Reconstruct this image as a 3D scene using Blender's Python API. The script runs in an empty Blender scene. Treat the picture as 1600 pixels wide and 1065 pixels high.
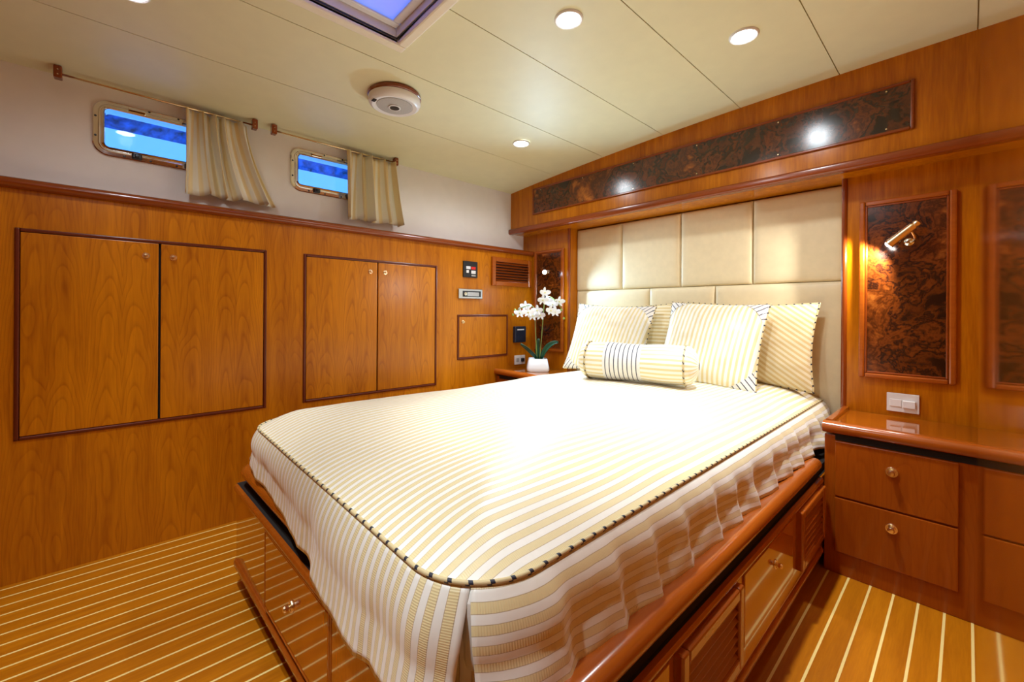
import bpy, bmesh, math, random
from mathutils import Vector, Matrix, noise
random.seed(7)
R = math.radians
PI = math.pi
scene = bpy.context.scene
COL = scene.collection

# ------------------------------------------------------------------ camera
ALPHA = R(47.2)
cam_d = bpy.data.cameras.new('camera')
cam_d.sensor_width = 36.0
cam_d.lens = 36.0 * 659.5 / 1600
cam_d.shift_y = -46.5 / 1600
cam_d.clip_start = 0.004
cam = bpy.data.objects.new('camera', cam_d)
COL.objects.link(cam)
cam.matrix_world = (Matrix.Translation((0, 0, 1.0)) @ Matrix.Rotation(ALPHA, 4, 'Z')
                    @ Matrix.Rotation(R(90), 4, 'X') @ Matrix.Rotation(R(0.35), 4, 'Z'))
scene.camera = cam

# ------------------------------------------------------------------ world (blue dusk) and exposure
w = bpy.data.worlds.new('dusk'); scene.world = w; w.use_nodes = True
bg = w.node_tree.nodes['Background']
bg.inputs[0].default_value = (0.10, 0.36, 1.0, 1)
bg.inputs[1].default_value = 2.6
scene.view_settings.view_transform = 'Standard'
scene.view_settings.look = 'None'
scene.view_settings.exposure = 0.0
scene.view_settings.gamma = 1.0
scene.view_settings.use_curve_mapping = False
DOWN_W = 100.0          # watts of each ceiling downlight
READ_W = 16.0           # watts of each reading lamp

# ------------------------------------------------------------------ material helpers
class NT:
    def __init__(s, name):
        s.m = bpy.data.materials.new(name); s.m.use_nodes = True
        s.t = s.m.node_tree; s.n = s.t.nodes
        s.b = s.n['Principled BSDF']; s.out = s.n['Material Output']
    def add(s, typ, **kw):
        n = s.n.new(typ)
        for k, v in kw.items(): setattr(n, k, v)
        return n
    def link(s, a, b): s.t.links.new(a, b)
    def val(s, sock, v):
        if hasattr(v, 'is_output') or isinstance(v, bpy.types.NodeSocket): s.link(v, sock)
        else: sock.default_value = v
    def math(s, op, a, b=None, c=None):
        n = s.add('ShaderNodeMath', operation=op)
        s.val(n.inputs[0], a)
        if b is not None: s.val(n.inputs[1], b)
        if c is not None: s.val(n.inputs[2], c)
        return n.outputs[0]
    def ramp(s, fac, stops, interp='LINEAR'):
        n = s.add('ShaderNodeValToRGB'); r = n.color_ramp; r.interpolation = interp
        while len(r.elements) < len(stops): r.elements.new(0.5)
        for e, (p, c) in zip(r.elements, stops):
            e.position = p; e.color = (*c, 1) if len(c) == 3 else c
        s.val(n.inputs[0], fac); return n.outputs[0]
    def mix(s, fac, a, b, blend='MIX'):
        n = s.add('ShaderNodeMix', data_type='RGBA', blend_type=blend)
        s.val(n.inputs[0], fac)
        s.val(n.inputs[6], (*a, 1) if isinstance(a, tuple) and len(a) == 3 else a)
        s.val(n.inputs[7], (*b, 1) if isinstance(b, tuple) and len(b) == 3 else b)
        return n.outputs[2]
    def noise(s, vec, scale, detail=3, rough=0.5, dist=0.0):
        n = s.add('ShaderNodeTexNoise')
        if vec is not None: s.link(vec, n.inputs['Vector'])
        n.inputs['Scale'].default_value = scale; n.inputs['Detail'].default_value = detail
        n.inputs['Roughness'].default_value = rough; n.inputs['Distortion'].default_value = dist
        return n.outputs[0]
    def scaled(s, vec, sc):
        n = s.add('ShaderNodeVectorMath', operation='MULTIPLY'); s.link(vec, n.inputs[0])
        n.inputs[1].default_value = sc; return n.outputs[0]
    def bump(s, h, strength=0.2, dist=0.002):
        n = s.add('ShaderNodeBump'); n.inputs['Strength'].default_value = strength
        n.inputs['Distance'].default_value = dist; s.link(h, n.inputs['Height'])
        s.link(n.outputs[0], s.b.inputs['Normal'])

def plain(name, col, rough=0.5, metal=0.0, spec=0.5, coat=0.0, var=0.06, vscale=12):
    t = NT(name)
    tc = t.add('ShaderNodeTexCoord').outputs['Object']
    f = t.noise(tc, vscale, 3)
    d = tuple(c * (1 - var) for c in col); l = tuple(min(1, c * (1 + var)) for c in col)
    t.link(t.ramp(f, [(0.3, d), (0.7, l)]), t.b.inputs['Base Color'])
    t.b.inputs['Roughness'].default_value = rough; t.b.inputs['Metallic'].default_value = metal
    t.b.inputs['Specular IOR Level'].default_value = spec; t.b.inputs['Coat Weight'].default_value = coat
    return t.m

def wood(name, dark, light, axis='Z', rough=0.30, coat=0.22, cathedral=0.0, face='Y', fine=1.0, streak=1.0, crough=0.22):
    """varnished veneer, grain along axis; cathedral > 0 adds book-matched arches across the face axis"""
    t = NT(name)
    oi = t.add('ShaderNodeObjectInfo')
    tc = t.add('ShaderNodeTexCoord').outputs['Object']
    off = t.add('ShaderNodeVectorMath', operation='ADD'); t.link(tc, off.inputs[0])
    cmb = t.add('ShaderNodeCombineXYZ')
    rnd = t.math('MULTIPLY', oi.outputs['Random'], 7.0)
    for i in range(3): t.link(rnd, cmb.inputs[i])
    t.link(cmb.outputs[0], off.inputs[1])
    v = off.outputs[0]
    k = {'X': (0.07, 1, 1), 'Y': (1, 0.07, 1), 'Z': (1, 1, 0.07)}[axis]
    g1 = t.noise(t.scaled(v, tuple(a * 38 * fine for a in k)), 1.0, 4, 0.6, 0.4)
    g2 = t.noise(t.scaled(v, tuple(a * 190 * fine for a in k)), 1.0, 2, 0.5)
    big = t.noise(t.scaled(v, tuple(a * 6 for a in k)), 1.0, 2, 0.5)
    f = t.math('ADD', t.math('MULTIPLY', g1, 0.55 * streak), t.math('MULTIPLY', g2, 0.25))
    f = t.math('ADD', f, t.math('MULTIPLY', big, 0.35))
    if cathedral:
        sp = t.add('ShaderNodeSeparateXYZ'); t.link(tc, sp.inputs[0])
        across = sp.outputs[{'X': 0, 'Y': 1, 'Z': 2}[face]]
        along = sp.outputs[{'X': 0, 'Y': 1, 'Z': 2}[axis]]
        wob = t.noise(t.scaled(v, (5, 5, 2.2)), 1.0, 2, 0.5)
        p = t.math('PINGPONG', t.math('ADD', across, 10.0), 0.105)
        q = t.math('SUBTRACT', p, 0.04)
        par = t.math('ADD', t.math('MULTIPLY', t.math('MULTIPLY', q, q), 110.0), t.math('MULTIPLY', along, 0.62))
        par = t.math('ADD', par, t.math('MULTIPLY', wob, 0.85))
        saw = t.math('FRACT', t.math('MULTIPLY', par, 10.0))
        line = t.ramp(saw, [(0.0, (0.25, 0.25, 0.25)), (0.22, (0.78, 0.78, 0.78)), (0.90, (1, 1, 1)), (1.0, (0.25, 0.25, 0.25))])
        msk = t.noise(t.scaled(v, (3, 3, 1.0)), 1.0, 1, 0.5)
        f = t.math('ADD', t.math('MULTIPLY', f, 0.8), t.math('MULTIPLY', t.math('MULTIPLY', line, msk), cathedral))
    c = t.ramp(f, [(0.30, dark), (0.62, tuple((a + b) / 2 for a, b in zip(dark, light))), (0.95, light)])
    t.link(c, t.b.inputs['Base Color'])
    t.b.inputs['Roughness'].default_value = rough
    t.b.inputs['Coat Weight'].default_value = coat; t.b.inputs['Coat Roughness'].default_value = crough
    t.b.inputs['Specular IOR Level'].default_value = 0.25
    return t.m

def burl(name, dark, mid, light, rough=0.13):
    t = NT(name)
    tc = t.add('ShaderNodeTexCoord').outputs['Object']
    oi = t.add('ShaderNodeObjectInfo')
    off = t.add('ShaderNodeVectorMath', operation='ADD'); t.link(tc, off.inputs[0])
    cmb = t.add('ShaderNodeCombineXYZ'); rnd = t.math('MULTIPLY', oi.outputs['Random'], 9.0)
    for i in range(3): t.link(rnd, cmb.inputs[i])
    t.link(cmb.outputs[0], off.inputs[1]); v = off.outputs[0]
    n1 = t.noise(v, 3.6, 4, 0.55, 0.8)
    n2 = t.noise(v, 9, 5, 0.62, 1.2)
    n3 = t.noise(v, 45, 4, 0.65, 0.8)
    vo = t.add('ShaderNodeTexVoronoi', feature='SMOOTH_F1'); vo.inputs['Scale'].default_value = 8
    w2 = t.add('ShaderNodeVectorMath', operation='ADD'); t.link(v, w2.inputs[0])
    nn = t.add('ShaderNodeTexNoise'); t.link(v, nn.inputs['Vector']); nn.inputs['Scale'].default_value = 11; nn.inputs['Detail'].default_value = 4
    sc = t.add('ShaderNodeVectorMath', operation='SCALE'); t.link(nn.outputs['Color'], sc.inputs[0]); sc.inputs['Scale'].default_value = 0.16
    t.link(sc.outputs[0], w2.inputs[1]); t.link(w2.outputs[0], vo.inputs['Vector'])
    f = t.math('ADD', t.math('MULTIPLY', n1, 0.62), t.math('MULTIPLY', n2, 0.40))
    f = t.math('ADD', f, t.math('MULTIPLY', n3, 0.12))
    f = t.math('SUBTRACT', f, t.math('MULTIPLY', vo.outputs['Distance'], 0.18))
    t.link(t.ramp(f, [(0.39, dark), (0.455, tuple(a * 0.7 for a in mid)), (0.485, dark), (0.53, mid), (0.56, tuple(a * 0.35 for a in mid)), (0.60, mid), (0.70, light)]), t.b.inputs['Base Color'])
    t.b.inputs['Roughness'].default_value = rough
    t.b.inputs['Coat Weight'].default_value = 0.5; t.b.inputs['Coat Roughness'].default_value = 0.17
    return t.m

def striped(name, c1, c2, period, duty=0.5, line=None, lw=0.05, rough=0.42, sheen=0.25, rib=True, coord='x', translucent=0.0):
    """woven stripes across the U (or V) coordinate, in metres"""
    t = NT(name)
    uv = t.add('ShaderNodeUVMap', uv_map='UVMap').outputs[0]
    sp = t.add('ShaderNodeSeparateXYZ'); t.link(uv, sp.inputs[0])
    u = sp.outputs[0 if coord == 'x' else 1]; vv = sp.outputs[1 if coord == 'x' else 0]
    fr = t.math('FRACT', t.math('ADD', t.math('DIVIDE', u, period), 100.0))
    soft = 0.02
    stops = [(0.0, c1), (duty - soft, c1), (duty + soft, c2), (1.0 - soft, c2)]
    if line:
        stops = [(0.0, c1), (duty - lw, c1), (duty - lw * 0.9, line), (duty, line), (duty + 0.01, c2),
                 (1.0 - lw, c2), (1.0 - lw * 0.9, line), (1.0, line)]
    col = t.ramp(fr, stops)
    tc = t.add('ShaderNodeTexCoord').outputs['Object']
    shade = t.noise(tc, 60, 2)
    col = t.mix(t.math('MULTIPLY', shade, 0.16), col, tuple(c * 0.72 for c in c1))
    t.link(col, t.b.inputs['Base Color'])
    t.b.inputs['Roughness'].default_value = rough
    t.b.inputs['Sheen Weight'].default_value = sheen
    if rib:
        wv = t.math('SINE', t.math('MULTIPLY', vv, 2 * PI / 0.0035))
        on = t.math('LESS_THAN', fr, duty)
        t.bump(t.math('MULTIPLY', wv, on), 0.25, 0.0006)
    return t.m

def dashed(name, base, dash, period=0.033, part=0.22):
    t = NT(name)
    uv = t.add('ShaderNodeUVMap', uv_map='UVMap').outputs[0]
    sp = t.add('ShaderNodeSeparateXYZ'); t.link(uv, sp.inputs[0])
    s = t.math('ADD', sp.outputs[0], t.math('MULTIPLY', sp.outputs[1], 0.006))
    fr = t.math('FRACT', t.math('DIVIDE', s, period))
    t.link(t.ramp(fr, [(0.0, dash), (part, base)], 'CONSTANT'), t.b.inputs['Base Color'])
    t.b.inputs['Roughness'].default_value = 0.6
    return t.m

def emit(name, col, strength):
    t = NT(name)
    tc = t.add('ShaderNodeTexCoord').outputs['Object']
    t.link(t.ramp(t.noise(tc, 40, 1), [(0, tuple(c * 0.97 for c in col)), (1, col)]), t.b.inputs['Emission Color'])
    t.b.inputs['Emission Strength'].default_value = strength
    t.b.inputs['Base Color'].default_value = (0.8, 0.8, 0.8, 1)
    return t.m

def glass(name, tint=(1, 1, 1)):
    t = NT(name)
    tr = t.add('ShaderNodeBsdfTransparent'); tr.inputs[0].default_value = (*tint, 1)
    gl = t.add('ShaderNodeBsdfGlossy'); gl.inputs['Roughness'].default_value = 0.02
    fr = t.add('ShaderNodeFresnel'); fr.inputs[0].default_value = 1.45
    mx = t.add('ShaderNodeMixShader'); t.link(fr.outputs[0], mx.inputs[0])
    t.link(tr.outputs[0], mx.inputs[1]); t.link(gl.outputs[0], mx.inputs[2])
    t.link(mx.outputs[0], t.out.inputs[0])
    return t.m

CH_D, CH_L = (0.26, 0.052, 0.001), (0.78, 0.27, 0.004)
M = {}
M['veneer'] = wood('honey_cherry_veneer', CH_D, CH_L, 'Z', cathedral=0.34)
M['veneer_plain'] = wood('honey_cherry_plain', CH_D, CH_L, 'Z', rough=0.26)
M['veneer_head'] = wood('honey_cherry_head', CH_D, CH_L, 'Z', rough=0.2)
M['veneer_door'] = wood('honey_cherry_polished', CH_D, CH_L, 'Z', rough=0.12, coat=1.0, crough=0.03)
M['cherry_red'] = wood('red_cherry', (0.24, 0.044, 0.002), (0.47, 0.108, 0.005), 'Z', rough=0.25, cathedral=0.25, face='X', crough=0.08)
M['cherry_top'] = wood('polished_cherry_top', (0.24, 0.055, 0.003), (0.42, 0.115, 0.008), 'X', rough=0.08, coat=1.0, crough=0.015)
M['cherry_bed'] = wood('bed_cherry', (0.31, 0.060, 0.002), (0.56, 0.145, 0.005), 'Z', rough=0.12, coat=1.0, crough=0.04)
M['mahog_x'] = wood('mahogany_x', (0.17, 0.028, 0.003), (0.32, 0.062, 0.006), 'X', rough=0.2, coat=0.8)
M['mahog_y'] = wood('mahogany_y', (0.17, 0.028, 0.003), (0.32, 0.062, 0.006), 'Y', rough=0.2, coat=0.8)
M['mahog_z'] = wood('mahogany_z', (0.17, 0.028, 0.003), (0.32, 0.062, 0.006), 'Z', rough=0.2, coat=0.8)
M['rail_y'] = wood('rail_y', (0.27, 0.052, 0.004), (0.48, 0.115, 0.008), 'Y', rough=0.16, coat=0.9)
M['rail_x'] = wood('rail_x', (0.27, 0.052, 0.004), (0.48, 0.115, 0.008), 'X', rough=0.16, coat=0.9)
M['bead'] = wood('dark_bead', (0.10, 0.014, 0.004), (0.16, 0.028, 0.008), 'Z', rough=0.3)
M['teak'] = wood('teak_plank', (0.32, 0.085, 0.002), (0.64, 0.225, 0.005), 'Y', rough=0.3, coat=0.2, fine=1.4)
M['holly'] = wood('holly_strip', (0.86, 0.62, 0.20), (0.98, 0.80, 0.34), 'Y', rough=0.25, coat=0.4)
M['burl'] = burl('walnut_burl', (0.012, 0.003, 0.0015), (0.16, 0.034, 0.004), (0.52, 0.16, 0.020), rough=0.2)
M['ceil'] = plain('cream_vinyl', (0.77, 0.745, 0.50), 0.5, var=0.02)
M['hatch_frame'] = plain('hatch_frame_cream', (0.86, 0.80, 0.66), 0.4, var=0.02)
M['seam'] = plain('ceiling_seam', (0.62, 0.48, 0.20), 0.8)
M['hull'] = plain('white_liner', (0.80, 0.76, 0.74), 0.6, var=0.02)
M['white'] = plain('white_plastic', (0.82, 0.82, 0.84), 0.35, var=0.02)
M['grille'] = plain('grey_grille', (0.46, 0.45, 0.44), 0.6, var=0.1, vscale=300)
M['black'] = plain('black_plastic', (0.012, 0.014, 0.02), 0.35)
M['navyblack'] = plain('blue_black_plastic', (0.012, 0.020, 0.045), 0.3)
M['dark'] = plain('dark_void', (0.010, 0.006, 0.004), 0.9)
M['chrome'] = plain('chrome', (0.80, 0.78, 0.75), 0.10, 1.0)
M['brass'] = plain('aged_brass', (0.86, 0.70, 0.46), 0.24, 1.0)
M['steel'] = plain('brushed_steel', (0.55, 0.57, 0.62), 0.3, 1.0)
M['redlamp'] = plain('red_switch', (0.70, 0.02, 0.02), 0.4)
M['leather'] = plain('cream_leather', (0.78, 0.66, 0.42), 0.45, var=0.03, vscale=30)
M['leaf'] = plain('orchid_leaf', (0.012, 0.075, 0.035), 0.35, var=0.4)
M['stem'] = plain('orchid_stem', (0.20, 0.26, 0.06), 0.5, var=0.2)
M['petal'] = plain('orchid_petal', (0.86, 0.86, 0.88), 0.5, var=0.03)
M['lip'] = plain('orchid_lip', (0.75, 0.72, 0.30), 0.5)
M['bud'] = plain('orchid_bud', (0.30, 0.42, 0.08), 0.5)
M['ceramic'] = plain('white_ceramic', (0.82, 0.84, 0.88), 0.25, coat=0.4, var=0.02)
M['lens'] = emit('downlight_lens', (0.93, 0.96, 1.0), 22)
M['lens_r'] = emit('reading_lens', (1.0, 0.97, 0.92), 40)
M['lens_l'] = emit('reading_lens_cool', (0.62, 0.80, 1.0), 60)
M['pane'] = glass('window_glass', (0.92, 0.97, 1.0))
GOLD, IVORY = (0.78, 0.655, 0.35), (0.88, 0.865, 0.80)
M['spread'] = striped('bedspread_satin', GOLD, IVORY, 0.0255, 0.50, line=(0.50, 0.38, 0.24), lw=0.035)
M['pillow'] = striped('pillow_satin', GOLD, IVORY, 0.0225, 0.45, rib=False)
M['pillow_gold'] = striped('pillow_gold', (0.70, 0.54, 0.25), (0.84, 0.76, 0.54), 0.021, 0.5, rib=False)
M['navy'] = striped('navy_pinstripe', (0.02, 0.025, 0.06), (0.86, 0.84, 0.80), 0.0205, 0.20, rib=False)
M['piping'] = dashed('piping_cord', (0.62, 0.50, 0.26), (0.012, 0.014, 0.03))
M['mattress'] = plain('mattress_ticking', (0.75, 0.72, 0.66), 0.8)
M['sea'] = plain('dark_blue_water', (0.02, 0.09, 0.30), 0.5, var=0.9, vscale=9)
M['gel'] = plain('white_gelcoat', (0.85, 0.87, 0.90), 0.5, var=0.02)
def curtain_mat():
    t = NT('cream_curtain_cloth')
    tc = t.add('ShaderNodeTexCoord').outputs['Object']
    uv = t.add('ShaderNodeUVMap', uv_map='UVMap').outputs[0]
    sp = t.add('ShaderNodeSeparateXYZ'); t.link(uv, sp.inputs[0])
    fr = t.math('FRACT', t.math('DIVIDE', sp.outputs[0], 0.055))
    c = t.ramp(fr, [(0, (0.93, 0.76, 0.42)), (0.36, (0.94, 0.78, 0.45)), (0.5, (0.97, 0.93, 0.80)), (0.95, (0.97, 0.93, 0.80))])
    t.link(c, t.b.inputs['Base Color']); t.b.inputs['Roughness'].default_value = 0.7
    tl = t.add('ShaderNodeBsdfTranslucent'); t.link(c, tl.inputs[0])
    mx = t.add('ShaderNodeMixShader'); mx.inputs[0].default_value = 0.2
    t.link(t.b.outputs[0], mx.inputs[1]); t.link(tl.outputs[0], mx.inputs[2]); t.link(mx.outputs[0], t.out.inputs[0])
    t.bump(t.noise(tc, 400, 1), 0.1, 0.001)
    return t.m
M['curtain'] = curtain_mat()
def frosted():
    t = NT('frosted_hatch_lens')
    tc = t.add('ShaderNodeTexCoord').outputs['Object']
    c = t.ramp(t.noise(tc, 3, 2), [(0.3, (0.80, 0.72, 0.92)), (0.7, (0.86, 0.78, 0.95))])
    t.link(c, t.b.inputs['Base Color']); t.b.inputs['Roughness'].default_value = 0.4
    tl = t.add('ShaderNodeBsdfTranslucent'); t.link(c, tl.inputs[0])
    mx = t.add('ShaderNodeMixShader'); mx.inputs[0].default_value = 0.6
    t.link(t.b.outputs[0], mx.inputs[1]); t.link(tl.outputs[0], mx.inputs[2]); t.link(mx.outputs[0], t.out.inputs[0])
    return t.m
M['frost'] = frosted()

# ------------------------------------------------------------------ object helpers
def wpos(o):
    v = Vector((0, 0, 0))
    while o is not None: v += o.location; o = o.parent
    return v
def tag(o, label=None, cat=None, group=None, kind=None):
    if label: o['label'] = label
    if cat: o['category'] = cat
    if group: o['group'] = group
    if kind: o['kind'] = kind
    return o
def link(name, me, mat, loc=(0, 0, 0), parent=None):
    o = bpy.data.objects.new(name, me); COL.objects.link(o)
    if mat and not me.materials: me.materials.append(M[mat] if isinstance(mat, str) else mat)
    loc = Vector(loc)
    if parent is not None:
        loc = loc - wpos(parent); o.parent = parent
    o.location = loc
    return o
def thing(name, label, cat, loc=(0, 0, 0), group=None, kind=None):
    o = bpy.data.objects.new(name, None); COL.objects.link(o); o.location = loc
    o.empty_display_size = 0.05
    return tag(o, label, cat, group, kind)
def finish(bm, smooth=False, angle=40):
    bmesh.ops.recalc_face_normals(bm, faces=bm.faces)
    me = bpy.data.meshes.new('m'); bm.to_mesh(me); bm.free()
    if smooth:
        me.polygons.foreach_set('use_smooth', [True] * len(me.polygons))
        if angle: me.set_sharp_from_angle(angle=R(angle))
    return me
def box_mesh(sx, sy, sz, bevel=0.0, seg=2):
    bm = bmesh.new(); bmesh.ops.create_cube(bm, size=1)
    bmesh.ops.scale(bm, vec=(sx, sy, sz), verts=bm.verts)
    if bevel:
        bmesh.ops.bevel(bm, geom=bm.edges[:], offset=min(bevel, 0.45 * min(sx, sy, sz)), segments=seg, affect='EDGES', profile=0.5)
    return finish(bm, bevel > 0, 15)
def box(name, lo, hi, mat, parent=None, bevel=0.0, seg=2):
    c = [(a + b) / 2 for a, b in zip(lo, hi)]
    return link(name, box_mesh(*[b - a for a, b in zip(lo, hi)], bevel, seg), mat, c, parent)
def boxes(name, lst, mat, parent=None, loc=(0, 0, 0), bevel=0.0):
    """several touching boxes that make up one piece"""
    bm = bmesh.new(); L = Vector(loc)
    for lo, hi in lst:
        r = bmesh.ops.create_cube(bm, size=1)['verts']
        bmesh.ops.scale(bm, vec=[b - a for a, b in zip(lo, hi)], verts=r)
        bmesh.ops.translate(bm, vec=Vector([(a + b) / 2 for a, b in zip(lo, hi)]) - L, verts=r)
        if bevel:
            es = list({e for v in r for e in v.link_edges})
            bmesh.ops.bevel(bm, geom=es, offset=bevel, segments=2, affect='EDGES', profile=0.5)
    return link(name, finish(bm, bevel > 0, 15), mat, loc, parent)
def from_grid(P, uv=None, close_u=False, smooth=True, angle=None):
    """P[i][j] points; uv[i][j] optional"""
    n, m = len(P), len(P[0])
    vs = [tuple(p) for row in P for p in row]; fs = []
    for i in range(n if close_u else n - 1):
        for j in range(m - 1):
            a = i * m + j; b = ((i + 1) % n) * m + j
            fs.append((a, b, b + 1, a + 1))
    me = bpy.data.meshes.new('m'); me.from_pydata(vs, [], fs)
    if uv:
        U = [u for row in uv for u in row]; lay = me.uv_layers.new(name='UVMap')
        for p in me.polygons:
            for li in p.loop_indices: lay.data[li].uv = U[me.loops[li].vertex_index]
    if smooth: me.polygons.foreach_set('use_smooth', [True] * len(me.polygons))
    if angle: me.set_sharp_from_angle(angle=R(angle))
    return me
def tube_mesh(pts, r, n=8, closed=False, cap=True):
    pts = [Vector(p) for p in pts]; N = len(pts)
    bm = bmesh.new(); rings = []; arc = [0]; lay = bm.loops.layers.uv.new('UVMap')
    for i in range(1, N + (1 if closed else 0)): arc.append(arc[-1] + (pts[i % N] - pts[i - 1]).length)
    up = Vector((0, 0, 1))
    rr = r if isinstance(r, (list, tuple)) else [r] * N
    for i, p in enumerate(pts):
        if closed: d = pts[(i + 1) % N] - pts[i - 1]
        else: d = pts[min(i + 1, N - 1)] - pts[max(i - 1, 0)]
        d.normalize()
        if abs(d.dot(up)) > 0.98: up = Vector((1, 0, 0))
        s = d.cross(up).normalized(); t = s.cross(d).normalized(); up = t
        rings.append([bm.verts.new(p + (s * math.cos(2 * PI * k / n) + t * math.sin(2 * PI * k / n)) * rr[i]) for k in range(n)])
    for i in range(N if closed else N - 1):
        A, B = rings[i], rings[(i + 1) % N]
        for k in range(n):
            f = bm.faces.new((A[k], A[(k + 1) % n], B[(k + 1) % n], B[k])); f.smooth = True
            for l, uvv in zip(f.loops, ((arc[i], k / n), (arc[i], (k + 1) / n), (arc[i + 1], (k + 1) / n), (arc[i + 1], k / n))): l[lay].uv = uvv
    if cap and not closed:
        bm.faces.new(rings[0][::-1]); bm.faces.new(rings[-1])
    bmesh.ops.recalc_face_normals(bm, faces=bm.faces)
    me = bpy.data.meshes.new('m'); bm.to_mesh(me); bm.free(); return me
def tube(name, pts, r, mat, parent=None, n=8, closed=False):
    c = sum((Vector(p) for p in pts), Vector()) / len(pts)
    return link(name, tube_mesh([Vector(p) - c for p in pts], r, n, closed), mat, c, parent)
def lathe_mesh(prof, n=32, smooth=40):
    bm = bmesh.new(); rings = []
    for r, z in prof:
        if r < 1e-6: rings.append([bm.verts.new((0, 0, z))])
        else: rings.append([bm.verts.new((r * math.cos(2 * PI * k / n), r * math.sin(2 * PI * k / n), z)) for k in range(n)])
    for A, B in zip(rings, rings[1:]):
        for k in range(n):
            q = [A[k % len(A)], A[(k + 1) % len(A)], B[(k + 1) % len(B)], B[k % len(B)]]
            q = list(dict.fromkeys(q))
            if len(q) > 2: bm.faces.new(q)
    return finish(bm, True, smooth)
def lathe(name, prof, mat, loc, parent=None, axis='Z', n=32):
    me = lathe_mesh(prof, n)
    if axis == 'X': me.transform(Matrix.Rotation(R(90), 4, 'Y'))
    if axis == '-Y': me.transform(Matrix.Rotation(R(90), 4, 'X'))
    return link(name, me, mat, loc, parent)
def extrude(name, prof, axis, a, b, mat, parent=None, smooth=True):
    """profile of 2D points; axis X: (y,z), Y: (x,z), Z: (x,y)"""
    cu = sum(p[0] for p in prof) / len(prof); cv = sum(p[1] for p in prof) / len(prof); c = (a + b) / 2
    def P(p, t):
        u, v = p[0] - cu, p[1] - cv
        return {'X': (t, u, v), 'Y': (u, t, v), 'Z': (u, v, t)}[axis]
    bm = bmesh.new()
    A = [bm.verts.new(P(p, a - c)) for p in prof]; B = [bm.verts.new(P(p, b - c)) for p in prof]
    for i in range(len(prof)):
        j = (i + 1) % len(prof); bm.faces.new((A[i], A[j], B[j], B[i]))
    bm.faces.new(A[::-1]); bm.faces.new(B)
    loc = {'X': (c, cu, cv), 'Y': (cu, c, cv), 'Z': (cu, cv, c)}[axis]
    return link(name, finish(bm, smooth), mat, loc, parent)
def arc_pts(cx, cy, r, a0, a1, n=6):
    return [(cx + r * math.cos(R(a0 + (a1 - a0) * i / n)), cy + r * math.sin(R(a0 + (a1 - a0) * i / n))) for i in range(n + 1)]
def wall_holes(name, axis, t0, t1, u0, u1, v0, v1, holes, mat, label=None, kind='structure'):
    """slab normal to axis with rectangular openings (u, v in the other two axes)"""
    us = sorted({u0, u1, *[h[0] for h in holes], *[h[1] for h in holes]})
    vs = sorted({v0, v1, *[h[2] for h in holes], *[h[3] for h in holes]})
    c = Vector({'X': ((t0 + t1) / 2, (u0 + u1) / 2, (v0 + v1) / 2), 'Y': ((u0 + u1) / 2, (t0 + t1) / 2, (v0 + v1) / 2)}[axis])
    solid = lambda i, j: (0 <= i < len(us) - 1 and 0 <= j < len(vs) - 1 and not any(
        h[0] <= us[i] + 1e-6 and us[i + 1] <= h[1] + 1e-6 and h[2] <= vs[j] + 1e-6 and vs[j + 1] <= h[3] + 1e-6 for h in holes))
    bm = bmesh.new(); cache = {}
    def V(t, u, v):
        k = (t, u, v)
        if k not in cache:
            cache[k] = bm.verts.new(Vector((t, u, v) if axis == 'X' else (u, t, v)) - c)
        return cache[k]
    for i in range(len(us) - 1):
        for j in range(len(vs) - 1):
            if not solid(i, j): continue
            a, b, p, q = us[i], us[i + 1], vs[j], vs[j + 1]
            for t in (t0, t1): bm.faces.new((V(t, a, p), V(t, b, p), V(t, b, q), V(t, a, q)))
            for di, dj, e in ((-1, 0, ((a, p), (a, q))), (1, 0, ((b, p), (b, q))), (0, -1, ((a, p), (b, p))), (0, 1, ((a, q), (b, q)))):
                if not solid(i + di, j + dj):
                    (x1, y1), (x2, y2) = e
                    bm.faces.new((V(t0, x1, y1), V(t0, x2, y2), V(t1, x2, y2), V(t1, x1, y1)))
    o = link(name, finish(bm), mat, c)
    return tag(o, label, kind=kind)
def frame4(name, axis, t0, t1, u0, u1, v0, v1, wd, mat, parent, bevel=0.003):
    """rectangular frame, mitre ignored, normal to axis"""
    def bx(a, b, p, q):
        return ((t0, a, p), (t1, b, q)) if axis == 'X' else ((a, t0, p), (b, t1, q))
    L = [bx(u0, u0 + wd, v0, v1), bx(u1 - wd, u1, v0, v1), bx(u0 + wd, u1 - wd, v0, v0 + wd), bx(u0 + wd, u1 - wd, v1 - wd, v1)]
    c = ((t0 + t1) / 2, (u0 + u1) / 2, (v0 + v1) / 2) if axis == 'X' else ((u0 + u1) / 2, (t0 + t1) / 2, (v0 + v1) / 2)
    return boxes(name, L, mat, parent, c, bevel)

# ------------------------------------------------------------------ room dimensions
XW, XL, XR = -2.45, -2.35, 0.10     # white liner, locker front, right wall
YF, YH, YN = 2.25, 2.39, 2.52       # fascia, head wall, headboard recess back
YB = -1.30                          # wall behind the camera
def zc(x):
    return 2.02 - (0.097 * ((x + 0.3) / 2.15) ** 2 if x < -0.3 else 0.0)

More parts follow.
